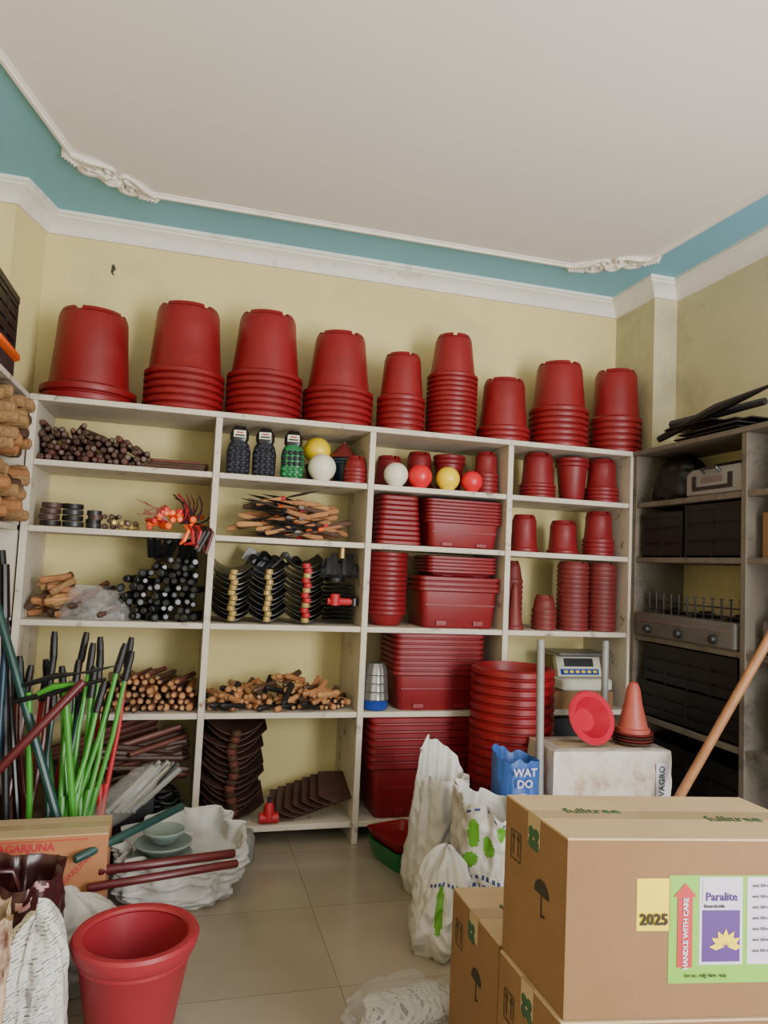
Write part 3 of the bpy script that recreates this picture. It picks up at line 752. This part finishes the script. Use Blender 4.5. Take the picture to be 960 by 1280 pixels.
quick('wrapped_carton',wrapc,(1.715,3.10,0),-.06)
def saucercone(b):
    for k in range(4):
        z=k*.014;b.lathe([(.07,z),(.095,z+.012),(.1,z+.02),(.09,z+.018),(0,z+.008)],brick if k%2 else woodD,(0,0,0),28)
    b.M=Matrix.Translation((0,0,.06));conepot(b,.072,.25,conem)
quick('cone_planter',saucercone,(2.20,3.20,.667))
def bowlt(b):
    rt=Matrix.Rotation(math.radians(68),3,'X')@Matrix.Rotation(.1,3,'Y')
    b.lathe([(.0,-.07),(.055,-.07),(.06,-.065),(.10,0),(.128,.005),(.132,.014),(.125,.022),(.1,.02),(.055,-.05),(0,-.052)],pinkb,(0,0,0),36,rot=rt)
quick('plant_saucer_bowl',bowlt,(1.96,3.2,.667+.128))
pole('grey_tool_handle',(1.665,3.12,0),(1.69,3.22,1.17),.019,greyP)
pole('grey_tool_handle',(2.2,3.46,0),(2.24,3.52,1.14),.019,greyP)
pole('bamboo_stick',(2.04,3.03,0),(2.575,2.69,1.30),.021,bamboo)
quick('flat_storage_box',lambda b:carton(b,.42,.3,0,.10,card,card),(2.12,3.9,S4))
def scale(b):
    b.rrect([(.16,.12,0),(.17,.13,.01),(.17,.13,.06),(.16,.12,.07)],cream,cr=.02)
    b.M=Matrix.Translation((0,-.03,.07))@Matrix.Rotation(-.35,4,'X')
    b.box(-.15,.15,-.01,.03,0,.13,cream);b.box(-.10,.10,-.013,-.009,.06,.11,dark);b.box(-.13,.13,-.013,-.009,.01,.045,blueP)
    for i in range(6):b.box(-.11+.04*i,-.085+.04*i,-.016,-.012,.02,.036,labY)
    b.M=Matrix();b.rrect([(.18,.13,.20),(.185,.135,.21),(.18,.13,.22)],steel,(0,.03,0),cr=.02);b.lathe([(.02,.07),(.02,.2)],dark,(0,.04,0),10)
quick('weighing_scale',scale,(2.37,4.03,S4+.104))
quick('dark_storage_box',lambda b:carton(b,.4,.3,0,.5,dark,dark,False),(2.05,4.0,S5))

# ---------------- FOREGROUND CARTONS
def printface(b,w,zt):
    e=-.0018
    def Q(y,z):return (e,w-y,zt-z)
    for dy in(.05,.075):
        b.poly([Q(dy-.002,.13),Q(dy+.002,.13),Q(dy+.002,.09),Q(dy-.002,.09)],ink)
        b.poly([Q(dy-.009,.09),Q(dy+.009,.09),Q(dy,.075)],ink)
    for (a,c,d,f) in((.035,.07,.09,.073),(.035,.14,.09,.143),(.035,.07,.038,.143),(.087,.07,.09,.143)):
        b.poly([Q(a,c),Q(d,c),Q(d,f),Q(a,f)],ink)
    cx,cz=.20,.17
    b.poly([Q(cx+.035*math.cos(a),cz-.035*math.sin(a)) for a in [pi*i/12 for i in range(13)]],ink);b.poly([Q(cx-.0025,cz),Q(cx+.0025,cz),Q(cx+.0025,cz+.05),Q(cx-.0025,cz+.05)],ink)
    b.poly([Q(cx,cz+.045),Q(cx+.018,cz+.04),Q(cx+.018,cz+.046),Q(cx,cz+.052)],ink)
    for k in range(4):
        a=pi/4+k*pi/2;c=(.155+.018*math.cos(a),.055+.018*math.sin(a))
        b.poly([Q(c[0]+.015*math.cos(t),c[1]+.015*math.sin(t)) for t in [2*pi*i/10 for i in range(10)]],inkG)
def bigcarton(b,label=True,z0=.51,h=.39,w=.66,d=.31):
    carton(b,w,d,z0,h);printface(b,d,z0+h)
    fr=lambda x,z,s:Matrix.Translation((x,-.0045,z))@Matrix.Rotation(pi/2,4,'X')
    zt=z0+h
    if label:
        def rect(x0,x1,za,zb,m,k=1):b.box(x0,x1,-.0006*k-.0005,-.0005,zt-zb,zt-za,m)
        rect(.165,.245,.085,.20,labY);b.text('2025',fr(.205,zt-.175,0),.034,ink,bold=.001)
        rect(.242,.56,.078,.315,labG)
        b.poly([(.262,-.0025,zt-.28),(.298,-.0025,zt-.28),(.298,-.0025,zt-.125),(.262,-.0025,zt-.125)],labR)
        b.poly([(.252,-.0025,zt-.125),(.308,-.0025,zt-.125),(.28,-.0025,zt-.095)],labR)
        b.text('HANDLE WITH CARE',Matrix.Translation((.281,-.004,zt-.205))@Matrix.Rotation(pi/2,4,'X')@Matrix.Rotation(pi/2,4,'Z'),.0165,labW,bold=.0005)
        rect(.315,.42,.082,.275,labW,2);rect(.322,.413,.155,.268,labP,4);rect(.322,.413,.088,.15,labW,4)
        b.text('Paralite',fr(.367,zt-.125,0),.026,labP,bold=.0004);b.text('Insecticide',fr(.35,zt-.145,0),.012,ink)
        for k in range(7):
            a=k*pi/6
            b.poly([(.378+.036*math.cos(a+t)*q,-.0042,zt-.235+.036*math.sin(a+t)*q) for t,q in((0,0.1),(-.3,.7),(0,1.1),(.3,.7))],labY)
        rect(.432,.54,.082,.275,labW,2)
        for i in range(7):b.text('mcls 250 ml - net 20 x 1',fr(.487,zt-.10-.024*i,0),.009,ink)
        b.text('lot no. mfg date  exp',fr(.33,zt-.297,0),.012,ink)
    b.text('fulltree',Matrix.Translation((.5,d*.42,zt+.0045)),.05,inkG);b.text('fulltree',Matrix.Translation((.16,d*.58,zt+.0045)),.05,inkG)
def placeC(fn,A,ux,vx,name):
    b=B();fn(b);b.v=[Vector((ux[0]*v[0]+vx[0]*v[1],ux[1]*v[0]+vx[1]*v[1],v[2])) for v in b.v];b.done(name,(A[0],A[1],0))
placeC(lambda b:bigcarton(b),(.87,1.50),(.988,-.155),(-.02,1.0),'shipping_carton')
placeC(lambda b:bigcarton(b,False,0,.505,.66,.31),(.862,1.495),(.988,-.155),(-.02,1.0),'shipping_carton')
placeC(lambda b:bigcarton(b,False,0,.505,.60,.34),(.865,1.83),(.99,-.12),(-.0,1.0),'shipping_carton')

# ---------------- CAMERA
cam=bpy.data.cameras.new('camera');co=bpy.data.objects.new('camera',cam);bpy.context.collection.objects.link(co)
cx=Vector((.9637,-.2634,.0460));cz=Vector((-.2597,-.9631,-.0727)).normalized();cy=cz.cross(cx).normalized();cx=cy.cross(cz)
Mm=Matrix((cx,cy,cz)).transposed().to_4x4();Mm.translation=(0,0,1.5);co.matrix_world=Mm
cam.sensor_fit='HORIZONTAL';cam.sensor_width=36;cam.lens=900/960*36;cam.clip_start=.05
bpy.context.scene.camera=co
# ---------------- LIGHT
w=bpy.data.worlds.new('world');bpy.context.scene.world=w;w.use_nodes=True
w.node_tree.nodes['Background'].inputs[0].default_value=(.84,.93,1,1);w.node_tree.nodes['Background'].inputs[1].default_value=1.5
def area(name,loc,tgt,sx,sy,en,col):
    l=bpy.data.lights.new(name,'AREA');l.shape='RECTANGLE';l.size=sx;l.size_y=sy;l.energy=en;l.color=col
    o=bpy.data.objects.new(name,l);bpy.context.collection.objects.link(o);o.location=loc
    o.rotation_euler=(Vector(tgt)-Vector(loc)).to_track_quat('-Z','Y').to_euler();return o
area('doorway_daylight',(2.5,-1.5,1.9),(.2,4,1.6),1.0,1.6,180,(1,.985,.965))
area('street_bounce_light',(2.2,-1.6,.6),(2.0,2.2,3.4),1.6,.8,105,(1,.985,.975))
